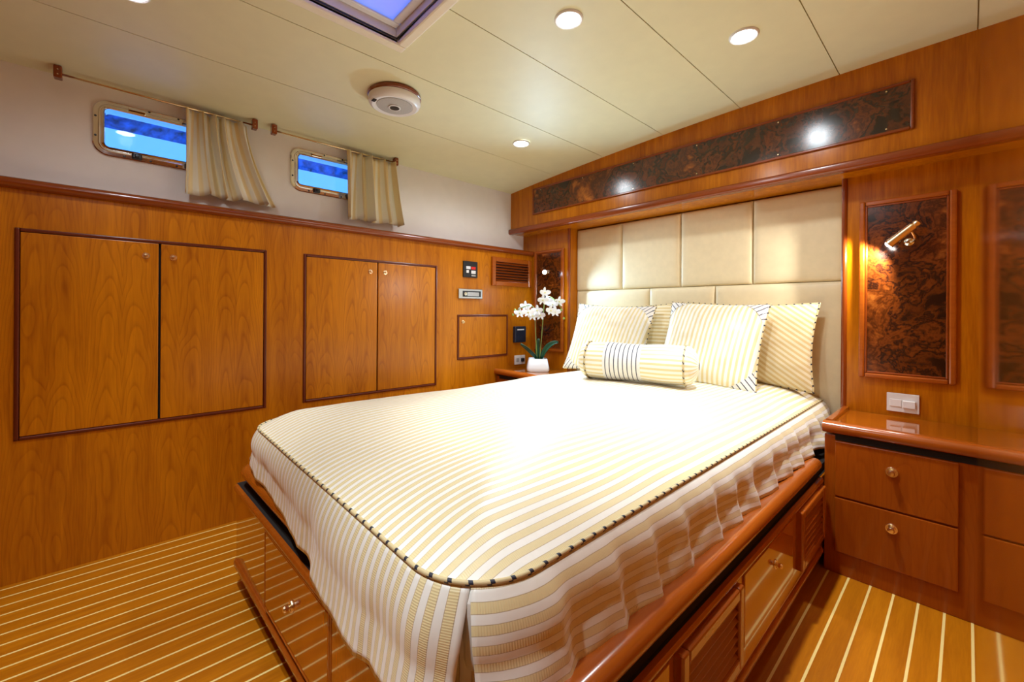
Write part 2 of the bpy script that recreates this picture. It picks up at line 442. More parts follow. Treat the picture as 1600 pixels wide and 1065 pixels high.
# floor: planks with pale inlay strips between them
floor = box('floor', (XW - 0.06, YB - 0.04, -0.06), (1.1, 2.60, -0.012), 'dark'); tag(floor, kind='structure')
PITCH, SW = 0.0632, 0.0066
pl_me = box_mesh(PITCH - SW, 2.40 - YB, 0.012); st_me = box_mesh(SW, 2.40 - YB, 0.0122)
x = -0.0487 - PITCH * 37
while x < XR + 0.06:
    link('inlay_strip', st_me, 'holly', (x, (2.40 + YB) / 2, -0.0059), floor)
    if XL - 0.03 < x + PITCH / 2 < 1.1:
        link('plank', pl_me, 'teak', (x + PITCH / 2, (2.40 + YB) / 2, -0.006), floor)
    x += PITCH
box('corridor_boards', (x - SW, YB, -0.012), (1.1, 2.40, 0.0), 'teak', floor)

# ceiling: cambered cream panels with seams, an opening for the hatch
HX0, HX1, HY0, HY1 = -1.44, -0.90, 0.20, 0.745
bm = bmesh.new()
xs = [XW - 0.08 + i * (1.1 - XW + 0.08) / 24 for i in range(25)]
xs = sorted(xs + [HX0, HX1]); ys = [YB - 0.04, HY0, HY1, 2.60]
for i in range(len(xs) - 1):
    for j in range(3):
        if HX0 - 1e-6 <= xs[i] < HX1 - 1e-6 and j == 1: continue
        a, b = xs[i], xs[i + 1]
        lo = [bm.verts.new((q, yy, zc(q) + 0.008)) for q, yy in ((a, ys[j]), (b, ys[j]), (b, ys[j + 1]), (a, ys[j + 1]))]
        hi = [bm.verts.new((v.co.x, v.co.y, v.co.z + 0.03)) for v in lo]
        bm.faces.new(lo); bm.faces.new(hi[::-1])
        for k in range(4): bm.faces.new((lo[k], lo[(k + 1) % 4], hi[(k + 1) % 4], hi[k]))
bmesh.ops.remove_doubles(bm, verts=bm.verts, dist=1e-5)
ceiling = link('ceiling', finish(bm), 'seam'); tag(ceiling, kind='structure')
seams = [XW - 0.02, -1.985, -1.58, -1.177, -0.772, -0.377, 0.02, 0.42, 1.08]
for a, b in zip(seams, seams[1:]):
    a += 0.0018; b -= 0.0018
    rects = [(a, b, YB, 2.42)]
    if a < HX1 and b > HX0:
        rects = [(a, b, YB, HY0), (a, b, HY1, 2.42)]
        if a < HX0: rects.append((a, HX0, HY0, HY1))
        if b > HX1: rects.append((HX1, b, HY0, HY1))
    bm = bmesh.new(); c = Vector(((a + b) / 2, 0.5, zc((a + b) / 2)))
    for (p, q, y0, y1) in rects:
        n = max(2, int((q - p) / 0.07))
        for i in range(n):
            u, v = p + (q - p) * i / n, p + (q - p) * (i + 1) / n
            lo = [bm.verts.new(Vector((s, yy, zc(s))) - c) for s, yy in ((u, y0), (v, y0), (v, y1), (u, y1))]
            hi = [bm.verts.new(t.co + Vector((0, 0, 0.007))) for t in lo]
            bm.faces.new(lo); bm.faces.new(hi[::-1])
            for k in range(4): bm.faces.new((lo[k], lo[(k + 1) % 4], hi[(k + 1) % 4], hi[k]))
    bmesh.ops.remove_doubles(bm, verts=bm.verts, dist=1e-5)
    link('ceiling_panel', finish(bm), 'ceil', c, ceiling)

# white liner above the lockers, with two window openings
WIN = [(-0.092, 0.366), (0.654, 1.10)]
WZ0, WZ1 = 1.637, 1.872
holes = [(a + 0.028, b - 0.028, WZ0 + 0.028, WZ1 - 0.028) for a, b in WIN]
wall_holes('wall_left', 'X', XW - 0.06, XW, YB, 2.45, 0.0, 1.96, holes, 'hull')
# veneered lower wall, with the locker openings
DOORS = [(-0.285, 0.526, 0.517, 1.293), (0.695, 1.507, 0.517, 1.293)]
SMALL = (1.671, 2.132, 0.668, 0.975)
wall_holes('wall_lower_left', 'X', XL - 0.02, XL, YB, YH, -0.012, 1.44, DOORS + [SMALL], 'veneer')
prof = [(XW, 1.432), (-2.345, 1.432)] + arc_pts(-2.340, 1.452, 0.020, -90, 70, 6) + [(-2.36, 1.476), (XW, 1.476)]
tag(extrude('trim_1', prof, 'Y', YB, YH, 'mahog_y'), kind='structure')

# head wall: two side panels, the recess for the headboard, the fascia above
wall_l = boxes('wall_head_left', [((XW - 0.02, YH, -0.012), (-1.97, YN + 0.03, 1.62))], 'veneer_head', None, (-2.2, 2.45, 0.8)); tag(wall_l, kind='structure')
wall_r = boxes('wall_head_right', [((-0.381, YH, -0.012), (XR, YN + 0.03, 1.62))], 'veneer_head', None, (-0.14, 2.45, 0.8)); tag(wall_r, kind='structure')
tag(box('wall_head_recess', (-1.97, YN + 0.01, -0.012), (-0.381, YN + 0.05, 1.62), 'veneer_head'), kind='structure')
tag(box('wall_head_fascia', (XW, YF, 1.605), (XR, YN + 0.05, 2.04), 'veneer_head'), kind='structure')
# crown moulding below the fascia
prof = [(YF + 0.02, 1.600), (YF - 0.012, 1.600)] + arc_pts(YF - 0.012, 1.612, 0.012, 270, 180, 4) + arc_pts(YF - 0.014, 1.630, 0.010, 180, 90, 4) + [(YF + 0.02, 1.640)]
tag(extrude('trim_2', prof, 'X', XW, XR, 'mahog_x'), kind='structure')
# upright corner beads of the recess
for i, xx in enumerate((-1.972, -0.379)):
    o = extrude('trim_%d' % (3 + i), arc_pts(xx, YH, 0.011, 0, 360, 12)[:-1], 'Z', 0.3, 1.603, 'mahog_z'); tag(o, kind='structure')
# right wall with the doorway the photograph is taken from, and the passage behind it
wall_holes('wall_right', 'X', XR, XR + 0.04, YB, 2.56, -0.012, 2.06, [(-0.70, 0.14, -0.012, 1.93)], 'veneer_plain')
tag(box('wall_back', (XW, YB - 0.04, -0.012), (1.1, YB, 2.06), 'veneer_plain'), kind='structure')
tag(box('wall_passage', (1.06, YB, -0.012), (1.10, 2.56, 2.06), 'veneer_plain'), kind='structure')
tag(box('wall_passage_end', (XR + 0.04, 2.40, -0.012), (1.06, 2.56, 2.06), 'veneer_plain'), kind='structure')
# the open door leaf folded back on the right wall, just beside the lens
door = thing('door_1', 'glossy honey-coloured cabin door folded open at the right edge', None, (0.03, 0.5, 0.02), kind='structure')
box('leaf', (0.010, 0.150, 0.02), (0.044, 0.842, 1.90), 'veneer_door', door, 0.0025)
for z in (0.25, 1.65):
    box('hinge', (0.012, 0.138, z), (0.040, 0.151, z + 0.09), 'brass', door, 0.002)
hd = box('handle_plate', (0.044, 0.76, 0.93), (0.048, 0.80, 1.07), 'brass', door, 0.001)

# ------------------------------------------------------------------ left lockers
def knob(loc, parent, axis='X', s=1.0):
    prof = [(0.0, 0.0), (0.0135, 0.0), (0.0135, 0.002), (0.0125, 0.0035), (0.0095, 0.0035), (0.0090, 0.0025), (0.0055, 0.0025), (0.006, 0.010), (0.0075, 0.014), (0.006, 0.018), (0.0, 0.019)]
    return lathe('knob', [(r * s, z * s) for r, z in prof], 'brass', loc, parent, axis, 20)
def locker(y0, y1, z0, z1, label, n):
    t = thing('wall_locker', label, 'locker', (XL, (y0 + y1) / 2, z0))
    frame4('bead_frame', 'X', XL - 0.016, XL + 0.006, y0, y1, z0, z1, 0.013, 'bead', t, 0.004)
    box('back_panel', (XL - 0.018, y0 + 0.001, z0 + 0.001), (XL - 0.013, y1 - 0.001, z1 - 0.001), 'dark', t)
    a, b, p, q = y0 + 0.0145, y1 - 0.0145, z0 + 0.0145, z1 - 0.0145
    if n == 2:
        m = (a + b) / 2
        for (c, d, ky) in ((a, m - 0.004, m - 0.045), (m + 0.004, b, m + 0.045)):
            dr = box('door', (XL - 0.013, c, p), (XL + 0.0035, d, q), 'veneer', t, 0.002)
            knob((XL + 0.0035, ky, q - 0.055), dr)
    else:
        dr = box('door', (XL - 0.013, a, p), (XL + 0.0035, b, q), 'veneer', t, 0.002)
        knob((XL + 0.0035, a + 0.03, q - 0.035), dr, s=0.9)
locker(*DOORS[0], 'wide two-door cherry locker under the larger, nearer window', 2)
locker(*DOORS[1], 'two-door cherry locker behind the bed, below the farther window', 2)
locker(*SMALL, 'small single-door cherry locker under the steel radio panel', 1)

# ------------------------------------------------------------------ windows
def rrect(hw, hh, r, n=7):
    pts = []
    for cx, cy, a in ((hw - r, hh - r, 0), (-hw + r, hh - r, 90), (-hw + r, -hh + r, 180), (hw - r, -hh + r, 270)):
        pts += arc_pts(cx, cy, r, a, a + 90, n)
    return pts
def ring_mesh(hw, hh, r, prof, n=7):
    """loft a rounded rectangle through (inset, height) profile; local y,z in plane, x out"""
    P = []
    for ins, h in prof:
        P.append([(h, a, b) for a, b in rrect(hw - ins, hh - ins, max(r - ins, 0.004), n)])
    for row in P: row.append(row[0])
    me = from_grid(P); bm = bmesh.new(); bm.from_mesh(me)
    bmesh.ops.remove_doubles(bm, verts=bm.verts, dist=1e-6)
    return finish(bm, True, 35)
def window(i, y0, y1):
    cy, cz = (y0 + y1) / 2, (WZ0 + WZ1) / 2; hw, hh = (y1 - y0) / 2, (WZ1 - WZ0) / 2
    t = thing('window_%d' % i, ['large opening port window with chrome frame, nearer the camera', 'chrome framed port window half covered by the farther curtain'][i - 1], None, (XW, cy, WZ0), kind='structure')
    fl = [(0.0, 0.0), (0.001, 0.006), (0.005, 0.010), (0.018, 0.011), (0.022, 0.007), (0.025, 0.007), (0.028, 0.014), (0.034, 0.016), (0.038, 0.012), (0.040, -0.03), (0.036, -0.062), (0.0, -0.062)]
    link('frame', ring_mesh(hw, hh, 0.055, fl), 'chrome', (XW, cy, cz), t)
    g = [(XW - 0.012, a + cy, b + cz) for a, b in rrect(hw - 0.039, hh - 0.039, 0.018)]
    bm = bmesh.new(); A = [bm.verts.new(Vector(p) - Vector((XW, cy, cz))) for p in g]; B = [bm.verts.new(v.co - Vector((0.006, 0, 0))) for v in A]
    bm.faces.new(A); bm.faces.new(B[::-1])
    for k in range(len(A)): bm.faces.new((A[k], A[(k + 1) % len(A)], B[(k + 1) % len(B)], B[k]))
    link('pane', finish(bm), 'pane', (XW, cy, cz), t)
    for sy in (-0.09, 0.09):
        box('hinge', (XW + 0.010, cy + sy - 0.028, WZ1 - 0.026), (XW + 0.022, cy + sy + 0.028, WZ1 - 0.012), 'chrome', t, 0.003)
        lt = box('latch', (XW + 0.009, cy + sy - 0.017, WZ0 + 0.006), (XW + 0.026, cy + sy + 0.017, WZ0 + 0.030), 'black', t, 0.006)
        lathe('latch_knob', [(0, 0), (0.008, 0), (0.008, 0.008), (0.005, 0.012), (0, 0.012)], 'black', (XW + 0.026, cy + sy, WZ0 + 0.018), lt, 'X', 14)
    scr = lathe_mesh([(0, 0), (0.0045, 0), (0.003, 0.002), (0, 0.0022)], 10); scr.transform(Matrix.Rotation(R(90), 4, 'Y'))
    for sy, sz in ((-hw + 0.011, 0.04), (-hw + 0.011, -0.04), (hw - 0.011, 0.04), (hw - 0.011, -0.04), (-0.13, -hh + 0.011), (-0.045, -hh + 0.011), (0.045, -hh + 0.011), (0.13, -hh + 0.011), (-0.05, hh - 0.011), (0.05, hh - 0.011)):
        link('screw', scr, 'black', (XW + 0.0105, cy + sy, cz + sz), t)
for i, (a, b) in enumerate(WIN): window(i + 1, a, b)

def curtain(y0, y1, yb1, label, seed, waves):
    zt, zb = 1.898, 1.525; n = 150; m = 14
    rnd = random.Random(seed); ph = [rnd.uniform(0, 6.28) for _ in range(4)]
    P = []; UV = []
    cx, cy = XW + 0.072, (y0 + y1) / 2
    for i in range(n + 1):
        s = i / n; row = []; ur = []
        for j in range(m + 1):
            v = j / m
            yt = y0 + (y1 - y0) * s; yb = y0 - 0.004 + (yb1 - y0 + 0.004) * s ** 1.05
            fl = v ** 1.5
            y = yt + (yb - yt) * fl
            a = 2 * PI * waves * (s + 0.035 * math.sin(2 * PI * s * 1.7 + ph[0]))
            amp = 0.021 + 0.014 * v + 0.005 * math.sin(a * 0.37 + ph[1])
            x = amp * (1.1 - 2.2 * abs(math.sin(a / 2 + ph[2])) ** 0.8 + 0.3 * math.sin(2 * a)) + 0.006 * math.sin(3 * v + ph[3]) * v
            y += 0.010 * v * math.cos(a) + 0.004 * math.sin(a * .5 + v * 2)
            z = zt - (zt - zb) * v + 0.006 * math.sin(a * .5 + ph[1]) * v
            row.append((x, y - cy, z - zb)); ur.append((s * 0.62, v * 0.37))
        P.append(row); UV.append(ur)
    o = link('curtain', from_grid(P, UV), 'curtain', (cx, cy, zb)); tag(o, label, 'curtain', 'curtains on the port windows')
    sm = o.modifiers.new('cloth', 'SOLIDIFY'); sm.thickness = 0.0016; sm.offset = 0
def rod(y0, y1, label):
    xr, zr = XW + 0.072, 1.902
    t = thing('curtain_rod', label, 'curtain rod', (xr, y0, zr), 'curtain rods above the port windows')
    tube('rod', [(xr, y0, zr), (xr, (y0 + y1) / 2, zr), (xr, y1, zr)], 0.0042, 'brass', t, 10)
    for y in (y0, y1):
        b = box('bracket', (xr - 0.018, y - 0.012, zr - 0.020), (xr + 0.018, y + 0.012, zc(xr) - 0.001), 'mahog_z', t, 0.004)
        for dz in (-0.008, 0.010):
            lathe('screw', [(0, 0), (0.003, 0), (0.002, 0.0015), (0, 0.0018)], 'brass', (xr + 0.018, y, zr + dz), b, 'X', 8)
rod(-0.182, 0.475, 'brass curtain rod with mahogany brackets over the nearer window')
rod(0.56, 1.225, 'brass curtain rod with mahogany brackets over the farther window')
curtain(0.205, 0.445, 0.575, 'cream striped curtain gathered at the nearer window, flaring to the right', 3, 5.0)
curtain(0.925, 1.235, 1.285, 'cream striped curtain hanging straight at the farther window', 11, 4.5)

# outside: side deck bulwark with an opening, dark water behind, deck overhang
wall_holes('wall_bulwark', 'X', -3.62, -3.56, -3.5, 5.0, 0.6, 2.75, [(-2.4, 0.42, 2.10, 2.24), (0.62, 4.2, 2.10, 2.24)], 'gel')
P = [[(-7.5 + 0.9 * noise.noise((i * .6, j * .6, 0)), -9 + i * 0.6, 0.4 + j * 0.35) for j in range(14)] for i in range(40)]
sea = link('hillside_shore', from_grid(P), 'sea'); tag(sea, 'dark blue shore seen through the gap in the white bulwark', 'shore')

# ------------------------------------------------------------------ ceiling fittings
hatch = thing('ceiling_hatch', 'square cream-framed ceiling hatch with glowing lavender lens', 'hatch', ((HX0 + HX1) / 2, (HY0 + HY1) / 2, 2.0))
hz = zc((HX0 + HX1) / 2)
def frame_z(name, x0, x1, y0, y1, wd, z0, z1, mat, parent, bevel=0.003):
    L = [((x0, y0, z0), (x0 + wd, y1, z1)), ((x1 - wd, y0, z0), (x1, y1, z1)), ((x0 + wd, y0, z0), (x1 - wd, y0 + wd, z1)), ((x0 + wd, y1 - wd, z0), (x1 - wd, y1, z1))]
    return boxes(name, L, mat, parent, ((x0 + x1) / 2, (y0 + y1) / 2, (z0 + z1) / 2), bevel)
frame_z('outer_frame', HX0 - 0.04, HX1 + 0.04, HY0 - 0.04, HY1 + 0.04, 0.040, hz - 0.022, hz + 0.01, 'hatch_frame', hatch, 0.008)
frame_z('gasket', HX0, HX1, HY0, HY1, 0.003, hz - 0.003, hz + 0.003, 'black', hatch, 0.001)
frame_z('well_lining', HX0, HX1, HY0, HY1, 0.006, hz + 0.0035, hz + 0.075, 'hull', hatch, 0.001)
frame_z('lens_frame', HX0 + 0.006, HX1 - 0.006, HY0 + 0.006, HY1 - 0.006, 0.030, hz + 0.030, hz + 0.040, 'white', hatch, 0.006)
box('lens', (HX0 + 0.03, HY0 + 0.03, hz + 0.041), (HX1 - 0.03, HY1 - 0.03, hz + 0.047), 'frost', hatch)

sp = thing('ceiling_speaker', 'round white ceiling speaker on a mahogany ring', 'speaker', (-1.774, 0.908, zc(-1.774)))
L = (-1.774, 0.908, zc(-1.774))
lathe('mounting_ring', [(0, 0), (0.117, 0), (0.117, -0.012), (0.112, -0.016), (0, -0.016)], 'mahog_x', L, sp, n=48)
lathe('bezel', [(0.0, -0.0165), (0.114, -0.0165), (0.115, -0.030), (0.110, -0.042), (0.098, -0.050), (0.082, -0.047), (0.080, -0.044), (0, -0.044)], 'white', L, sp, n=48)
lathe('grille', [(0, -0.0445), (0.079, -0.0445), (0.078, -0.0485), (0.040, -0.052), (0, -0.052)], 'grille', L, sp, n=40)
lathe('tweeter_ring', [(0, -0.0525), (0.027, -0.0525), (0.027, -0.0555), (0.022, -0.056), (0, -0.0555)], 'white', (L[0], L[1], L[2]), sp, n=28)
lathe('tweeter', [(0, -0.0558), (0.021, -0.0562), (0.021, -0.0568), (0.012, -0.0570), (0, -0.0575)], 'black', L, sp, n=28)
b_ = box('badge', (L[0] - 0.016, L[1] - 0.104, L[2] - 0.0530), (L[0] + 0.008, L[1] - 0.088, L[2] - 0.0480), 'black', sp, 0.002)

def downlight(x, y, label, power=1.0):
    z = zc(x)
    t = thing('downlight', label, 'ceiling light', (x, y, z), 'recessed ceiling downlights')
    lathe('trim_ring', [(0.040, 0.0), (0.050, 0.0), (0.049, -0.004), (0.045, -0.007), (0.040, -0.005), (0.040, 0.0)], 'white', (x, y, z), t, n=32)
    lathe('lens', [(0, 0.0), (0.0395, 0.0), (0.0395, -0.004), (0.025, -0.0065), (0, -0.008)], 'lens', (x, y, z), t, n=28)
    ld = bpy.data.lights.new('downlight_bulb', 'SPOT'); ld.energy = DOWN_W * power; ld.color = (0.87, 0.945, 1.0)
    ld.spot_size = R(64); ld.spot_blend = 1.0; ld.shadow_soft_size = 0.03
    lo = bpy.data.objects.new('downlight_bulb', ld); COL.objects.link(lo); lo.parent = t; lo.location = (0, 0, -0.045)
    ls = bpy.data.lights.new('downlight_spill', 'SPOT'); ls.energy = DOWN_W * 0.22 * power; ls.color = ld.color
    ls.spot_size = R(172); ls.spot_blend = 1.0; ls.shadow_soft_size = 0.03
    so = bpy.data.objects.new('downlight_spill', ls); COL.objects.link(so); so.parent = t; so.location = (0, 0, -0.045)
downlight(-0.564, 1.676, 'lit ceiling downlight above the right-hand pillows')
downlight(-1.765, 1.698, 'lit ceiling downlight over the orchid corner, farthest left')
downlight(-0.942, 1.131, 'lit ceiling downlight above the middle of the bed')
downlight(-1.75, 0.015, 'lit ceiling downlight cut by the top edge, above the nearer window', 0.55)
downlight(-0.60, -0.15, 'added unseen ceiling fill light just inside the doorway', 1.0)  # added lamp out of view, brightens the foot of the bed

# ------------------------------------------------------------------ burl panels
fp = thing('fascia_panel', 'long dark walnut burl panel on the fascia above the headboard', 'panel', (-1.173, YF, 1.715))
box('veneer_panel', (-2.190, YF - 0.006, 1.727), (-0.155, YF - 0.0005, 1.897), 'burl', fp, 0.0)
frame4('edge_bead', 'Y', YF - 0.011, YF - 0.0004, -2.203, -0.142, 1.715, 1.909, 0.0125, 'mahog_x', fp, 0.004)
scr = lathe_mesh([(0, 0), (0.004, 0), (0.003, 0.002), (0, 0.0022)], 10); scr.transform(Matrix.Rotation(R(90), 4, 'X'))
for k in range(6):
    for z in (1.737, 1.887):
        link('screw', scr, 'brass', (-2.12 + k * 0.379, YF - 0.0062, z), fp)

def wall_panel(x0, x1, z0, z1, label):
    t = thing('burl_wall_panel', label, 'panel', ((x0 + x1) / 2, YH, z0), 'burl panels beside the headboard')
    box('veneer_panel', (x0 + 0.02, YH - 0.012, z0 + 0.02), (x1 - 0.02, YH - 0.0005, z1 - 0.02), 'burl', t)
    frame4('outer_frame', 'Y', YH - 0.020, YH - 0.0004, x0, x1, z0, z1, 0.021, 'rail_x', t, 0.006)
    frame4('inner_bead', 'Y', YH - 0.017, YH - 0.011, x0 + 0.021, x1 - 0.021, z0 + 0.021, z1 - 0.021, 0.008, 'mahog_x', t, 0.0025)
wall_panel(-0.326, -0.029, 0.722, 1.486, 'framed walnut burl panel over the right nightstand')
wall_panel(-2.313, -2.012, 0.700, 1.468, 'framed walnut burl panel behind the orchid')

def reading_lamp(tip, tail, base, label, lens, colr, watts, cone):
    tip, tail, base = Vector(tip), Vector(tail), Vector(base)
    t = thing('reading_lamp', label, 'lamp', base, 'reading lamps on the burl panels')
    lathe('base', [(0, 0), (0.016, 0), (0.016, 0.004), (0.010, 0.008), (0, 0.009)], 'chrome', base, t, '-Y', 20)
    d = (tip - tail).normalized(); Ln = (tip - tail).length
    me = lathe_mesh([(0.0, 0.0), (0.010, 0.0), (0.0125, 0.004), (0.0125, 0.014), (0.0105, 0.016), (0.0145, 0.022), (0.0165, Ln - 0.012), (0.018, Ln - 0.010), (0.018, Ln), (0.0155, Ln), (0.0150, Ln - 0.006), (0, Ln - 0.006)], 24)
    q = Vector((0, 0, 1)).rotation_difference(d).to_matrix().to_4x4(); me.transform(q)
    link('barrel', me, 'brass', tail, t)
    le = lathe_mesh([(0, 0), (0.0148, 0), (0.0140, 0.007), (0.010, 0.012), (0.005, 0.0145), (0, 0.015)], 20); le.transform(q)
    link('lens', le, lens, tip - d * 0.0055, t)
    mid = tail.lerp(tip, 0.3); pts = []
    for k in range(9):
        s = k / 8
        p = base.lerp(mid, s) + Vector((0.012, -0.004, -0.012)) * math.sin(PI * s) * 1.4
        pts.append(p)
    tube('arm', pts, 0.0038, 'brass', t, 8)
    ld = bpy.data.lights.new('reading_bulb', 'SPOT'); ld.energy = watts; ld.color = colr; ld.spot_size = R(cone); ld.spot_blend = 0.5; ld.shadow_soft_size = 0.012
    lo = bpy.data.objects.new('reading_bulb', ld); COL.objects.link(lo); lo.parent = t
    lo.location = tip + d * 0.026 - base; lo.rotation_euler = d.to_track_quat('-Z', 'Y').to_euler()
reading_lamp((-0.222, 2.318, 1.285), (-0.132, 2.296, 1.362), (-0.165, 2.378, 1.295), 'brass reading lamp over the right nightstand, tilted down to the left', 'lens_r', (1.0, 0.95, 0.88), READ_W, 140)
reading_lamp((-2.112, 2.280, 1.288), (-2.178, 2.332, 1.322), (-2.170, 2.378, 1.300), 'bluish glaring reading lamp above the white orchid', 'lens_l', (0.50, 0.76, 1.0), READ_W * 2.0, 160)

# ------------------------------------------------------------------ headboard
hb = thing('headboard', 'cream leather headboard of padded panels in two rows', 'headboard', (-1.176, YN, 0.45))
def pad(x0, x1, z0, z1):
    n, m = 20, 16; P = []; cx, cz = (x0 + x1) / 2, (z0 + z1) / 2
    def edge(t): return (1 - abs(2 * t - 1) ** 14)
    for i in range(n + 1):
        a = i / n; a = 0.5 - 0.5 * math.copysign(abs(math.cos(PI * a)) ** 0.7, math.cos(PI * a)); row = []
        for j in range(m + 1):
            b = j / m; b = 0.5 - 0.5 * math.copysign(abs(math.cos(PI * b)) ** 0.7, math.cos(PI * b))
            e = min(edge(a), 1) * min(edge(b), 1)
            row.append(((a - .5) * (x1 - x0 - 0.002), -0.036 - 0.018 * max(e, 0) ** 0.45, (b - .5) * (z1 - z0 - 0.002)))
        P.append(row)
    me = from_grid(P); bm = bmesh.new(); bm.from_mesh(me)
    ed = [e for e in bm.edges if e.is_boundary]
    r = bmesh.ops.extrude_edge_only(bm, edges=ed)
    for v in [g for g in r['geom'] if isinstance(g, bmesh.types.BMVert)]: v.co.y = 0.005
    link('pad', finish(bm, True, 60), 'leather', (cx, YN, cz), hb)
E = [-1.968, -1.584, -1.178, -0.782, -0.383]
for a, b in zip(E, E[1:]): pad(a, b, 1.152, 1.60)
E = [-1.968, -1.382, -0.977, -0.383]
for a, b in zip(E, E[1:]): pad(a, b, 0.45, 1.152)

# ------------------------------------------------------------------ bed platform
BX0, BX1, BY0, BY1 = -1.83, -0.385, 0.31, 2.385
bed = thing('bed_platform', 'glossy cherry bed platform with drawers, louvres and a rounded rail', 'bed', ((BX0 + BX1) / 2, 1.3, 0))
bm = bmesh.new(); r = bmesh.ops.create_cube(bm, size=1)['verts']
bmesh.ops.scale(bm, vec=(BX1 - BX0, BY1 - BY0, 0.29), verts=bm.verts)
ve = [e for e in bm.edges if abs(e.verts[0].co.z - e.verts[1].co.z) > 0.1 and e.verts[0].co.y < 0]
bmesh.ops.bevel(bm, geom=ve, offset=0.03, segments=5, affect='EDGES', profile=0.5)
link('body', finish(bm, True, 15), 'cherry_bed', ((BX0 + BX1) / 2, (BY0 + BY1) / 2, 0.215), bed)
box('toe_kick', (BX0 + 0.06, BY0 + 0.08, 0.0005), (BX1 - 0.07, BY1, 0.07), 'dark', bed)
box('groove_shade_sheet', (BX0 + 0.006, BY0 + 0.006, 0.3600), (BX1 - 0.006, BY1, 0.3625), 'dark', bed)  # near-black sheet over the wood ledge, paints the groove's shade
box('groove_shade_band', (BX0 + 0.035, BY0 + 0.035, 0.36), (BX1 - 0.012, BY1, 0.392), 'dark', bed)  # near-black fill below the rail, shade of the groove as colour
def rrpath(x0, x1, y0, y1, r, z, n=6):
    """open path: up the left side from the head, round the foot, back to the head on the right"""
    return [(x0, y1, z)] + [(x0, y1 - (y1 - y0 - r) * k / 8, z) for k in range(1, 8)] + \
        [(a, b, z) for a, b in arc_pts(x0 + r, y0 + r, r, 180, 270, n)] + \
        [(a, b, z) for a, b in arc_pts(x1 - r, y0 + r, r, 270, 360, n)] + \
        [(x1, y0 + r + (y1 - y0 - r) * k / 8, z) for k in range(1, 9)]
def sweep(name, path, prof, mat, parent):
    """sweep (outward, up) profile along a horizontal path that turns counter-clockwise round the bed"""
    pts = [Vector(p) for p in path]; c = sum(pts, Vector()) / len(pts); P = []
    for i, p in enumerate(pts):
        d = (pts[min(i + 1, len(pts) - 1)] - pts[max(i - 1, 0)]).normalized(); o = Vector((d.y, -d.x, 0))
        P.append([p - c + o * a + Vector((0, 0, b)) for a, b in prof] + [p - c + o * prof[0][0] + Vector((0, 0, prof[0][1]))])
    me = from_grid(P); bm = bmesh.new(); bm.from_mesh(me)
    bmesh.ops.remove_doubles(bm, verts=bm.verts, dist=1e-6)
    bmesh.ops.holes_fill(bm, edges=[e for e in bm.edges if e.is_boundary])
    return link(name, finish(bm, True, 50), mat, c, parent)
sweep('top_bead', rrpath(BX0, BX1, BY0, 2.0, 0.03, 0.352), [(-0.01, -0.010), (0.004, -0.010), (0.008, -0.004), (0.008, 0.003), (0.004, 0.009), (-0.01, 0.010)], 'rail_y', bed)
sweep('base_bead', rrpath(BX0, BX1, BY0, 2.0, 0.03, 0.080), [(-0.01, -0.012), (0.004, -0.012), (0.009, -0.004), (0.008, 0.006), (0.003, 0.012), (-0.01, 0.012)], 'rail_y', bed)
rp = [(-0.045, -0.022)] + arc_pts(-0.020, 0.0, 0.0225, -90, 90, 8) + [(-0.045, 0.022)]
sweep('top_rail', rrpath(BX0 + 0.008, BX1 + 0.002, BY0 + 0.008, 1.99, 0.06, 0.412), rp, 'rail_y', bed)
# foot drawers
def face_panel_y(x0, x1, z0, z1):
    return box('drawer_front', (x0, BY0 - 0.006, z0), (x1, BY0 + 0.004, z1), 'cherry_bed', bed, 0.003)
for k, (a, b) in enumerate(((-1.418, -0.948), (-0.928, -0.520))):
    f = face_panel_y(a, b, 0.118, 0.338)
    knob(((a + b) / 2, BY0 - 0.006, 0.235), f, '-Y', 1.15)
for a, b in ((-1.428, -0.939), (-0.937, -0.510)):
    frame4('drawer_bead', 'Y', BY0 - 0.007, BY0 + 0.003, a, b, 0.108, 0.346, 0.008, 'rail_x', bed, 0.003)
# side drawers and louvred vents on the right
def side_door(y0, y1, z0, z1, kn):
    f = box('door_front', (BX1 - 0.004, y0, z0), (BX1 + 0.005, y1, z1), 'cherry_bed', bed, 0.003)
    if kn: knob((BX1 + 0.005, (y0 + y1) / 2 + 0.03, (z0 + z1) / 2 + 0.02), f, 'X')
def louvre(y0, y1, z0, z1):
    fr = frame4('louvre_frame', 'X', BX1 - 0.004, BX1 + 0.020, y0, y1, z0, z1, 0.028, 'rail_y', bed, 0.005)
    box('louvre_back', (BX1 - 0.002, y0 + 0.02, z0 + 0.02), (BX1 + 0.003, y1 - 0.02, z1 - 0.02), 'dark', fr)
    n = 7
    me = box_mesh(0.012, y1 - y0 - 0.056, 0.004, 0.001); me.transform(Matrix.Rotation(R(30), 4, 'Y'))
    for k in range(n):
        link('slat', me, 'rail_y', (BX1 + 0.010, (y0 + y1) / 2, z0 + 0.034 + (z1 - z0 - 0.066) * k / (n - 1)), fr)
side_door(0.42, 0.765, 0.15, 0.338, True)
louvre(0.79, 1.115, 0.145, 0.340)
side_door(1.16, 1.60, 0.15, 0.338, True)
louvre(1.65, 1.985, 0.145, 0.340)

done = set()
for o in bed.children_recursive:
    if o.type != 'MESH' or o.data.name in done: continue
    done.add(o.data.name); base = wpos(o)
    for v in o.data.vertices:
        q = v.co + base; k = max(0.0, 1 - max(0, q.y - BY0) / 0.40); sx = (q.x - BX0) / (BX1 - BX0)
        v.co.y += 0.050 * sx * k
